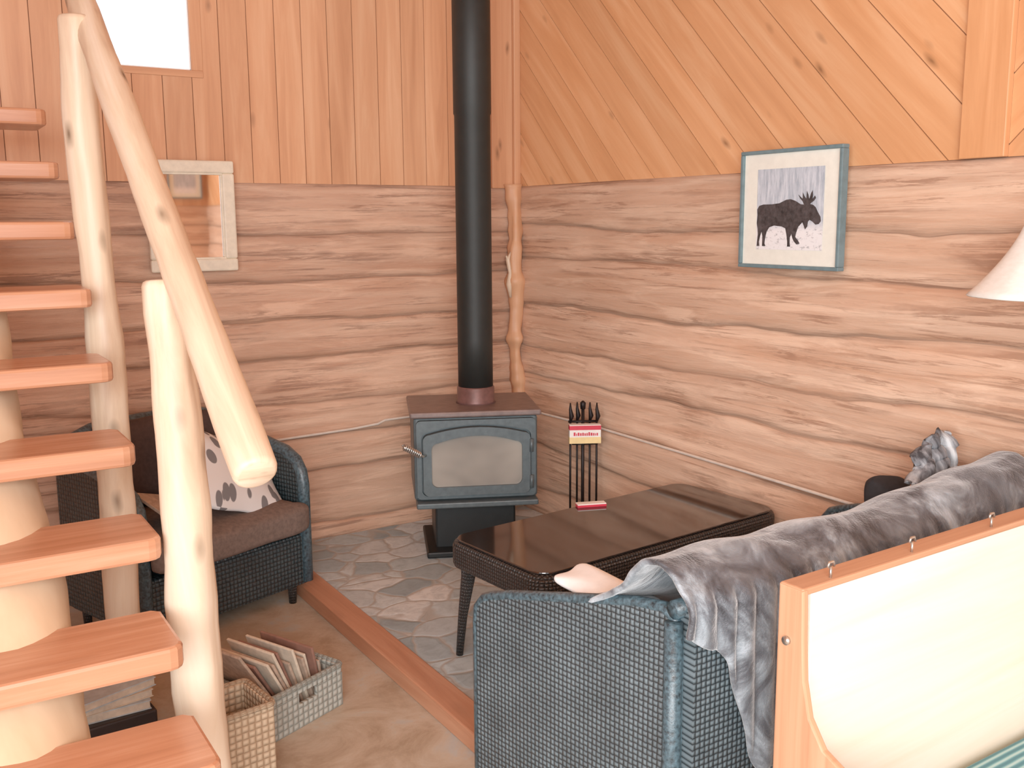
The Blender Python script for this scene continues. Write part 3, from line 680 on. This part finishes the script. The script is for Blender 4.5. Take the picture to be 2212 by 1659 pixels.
# ---------------------------------------------------------------- baskets
def basket(name,w,d,h,mat,loc,rz,label,th=.014,hole=True):
    b=empty(name,loc,rz,label=label,cat='basket')
    bm=bmesh.new()
    addbox(bm,(-w/2,-d/2,0),(w/2,d/2,.012))
    z1=h
    addbox(bm,(-w/2,d/2-th,.012),(w/2,d/2,z1),.003);addbox(bm,(-w/2,-d/2+th,.012),(-w/2+th,d/2-th,z1),.003);addbox(bm,(w/2-th,-d/2+th,.012),(w/2,d/2-th,z1),.003)
    if hole:
        hw=.04;a,b2=h*.55,h*.80
        addbox(bm,(-w/2,-d/2,.012),(w/2,-d/2+th,a));addbox(bm,(-w/2,-d/2,b2),(w/2,-d/2+th,z1),.003)
        addbox(bm,(-w/2,-d/2,a),(-hw,-d/2+th,b2));addbox(bm,(hw,-d/2,a),(w/2,-d/2+th,b2))
    else:addbox(bm,(-w/2,-d/2,.012),(w/2,-d/2+th,z1),.003)
    finish('basket_body',bm2me(bm),mat,parent=b)
    rim=[(x,y,h) for x,y in rrect(w,d,.015,4)];rim.append(rim[0])
    tube('rim',rim,.009,mat,8,parent=b,cap=False)
    return b
ga=math.radians(24);bx,by=-1.925,-1.52
basket('woven_basket',.31,.34,.145,M['basketg'],(bx,by,0),ga,'grey square woven basket full of newspapers and magazines')
basket('woven_basket',.20,.19,.24,M['baskett'],(-2.165,-1.865,0),math.radians(8),'tall tan woven basket beside the stair post',hole=False)
tops=[('page2','newspaper'),('coverA','magazine'),('page','newspaper'),('page2','newspaper'),('page','newspaper'),('coverA','magazine'),('page2','newspaper'),('page','newspaper'),('page2','magazine'),('page','newspaper'),('coverA','magazine'),('page2','newspaper')]
for i,(m,nm) in enumerate(tops):
    x=-.035+.0145*i;hh=random.uniform(.25,.34)-.011*i;wd=random.uniform(.09,.14)
    box(nm,(-.005,-wd,0),(.005,wd,hh),M[m],.003,loc=(bx+x*math.cos(ga),by+x*math.sin(ga),.014),rot=(0,math.radians(-33+2.2*i),ga),label='folded %s standing in the grey woven basket'%nm,cat=nm,group='papers in the grey woven basket')
box('storage_tray',(-.16,-.12,0),(.15,.10,.07),M['shelf'],.006,loc=(-2.44,-1.35,0),rot=(0,0,.1),label='low black tray under the stairs',cat='tray')
zz=.0705
for i,(m,w_,t_) in enumerate([('coverB',.27,.03),('page',.25,.025),('coverB',.24,.028)]):
    b=empty('book',(-2.43+.01*i,-1.355,zz),.02+.16*i,label='%s book stacked on the black tray'%['pale blue-grey','off-white','blue-grey','worn beige'][i],cat='book',group='books stacked under the stairs')
    box('cover',(-w_/2,-.09,0),(w_/2,.09,.003),M[m],.001,parent=b);box('cover',(-w_/2,-.09,t_-.003),(w_/2,.09,t_),M[m],.001,parent=b)
    box('pages',(-w_/2+.004,-.086,.003),(w_/2-.004,.086,t_-.003),M['page'],.0,parent=b);zz+=t_+.0005
# ---------------------------------------------------------------- lights
Wd=bpy.data.worlds.new('world');S.world=Wd;Wd.use_nodes=True
Wd.node_tree.nodes['Background'].inputs[0].default_value=(.985,.99,1,1);Wd.node_tree.nodes['Background'].inputs[1].default_value=1.8
def area(loc,tgt,sx,sy,e,c=(.985,.99,1)):
    l=bpy.data.lights.new('daylight_fill_area','AREA');l.shape='RECTANGLE';l.size=sx;l.size_y=sy;l.energy=e;l.color=c
    o=bpy.data.objects.new('daylight_fill_area',l);COL.objects.link(o);o.location=loc
    o.rotation_euler=(Vector(tgt)-Vector(loc)).to_track_quat('-Z','Y').to_euler();return o
area((-4.2,-7.3,2.0),(-.9,-1.5,.9),3.5,2.0,165)
area((-5.4,-4.9,1.6),(-.1,-2.4,.7),2.0,1.6,90)
area((-3.7,-6.0,2.3),(-1.2,-3.3,.6),1.2,1.0,54)  # added fill lamp, brightens the bench panel and other near things
# ---------------------------------------------------------------- camera
f=2150.;P=math.radians(9.3);H=math.radians(31.7);R=math.radians(-0.4)
cam=bpy.data.cameras.new("camera");co=bpy.data.objects.new("camera",cam);COL.objects.link(co)
cam.sensor_width=36;cam.lens=f*36/2212;cam.clip_start=.05
co.matrix_world=Matrix.Translation((-2.87,-4.58,1.6))@Matrix.Rotation(-H,4,'Z')@Matrix.Rotation(pi/2-P,4,'X')@Matrix.Rotation(R,4,'Z')
S.camera=co
S.view_settings.view_transform='Standard'
S.view_settings.exposure=0.10
S.view_settings.gamma=1.19
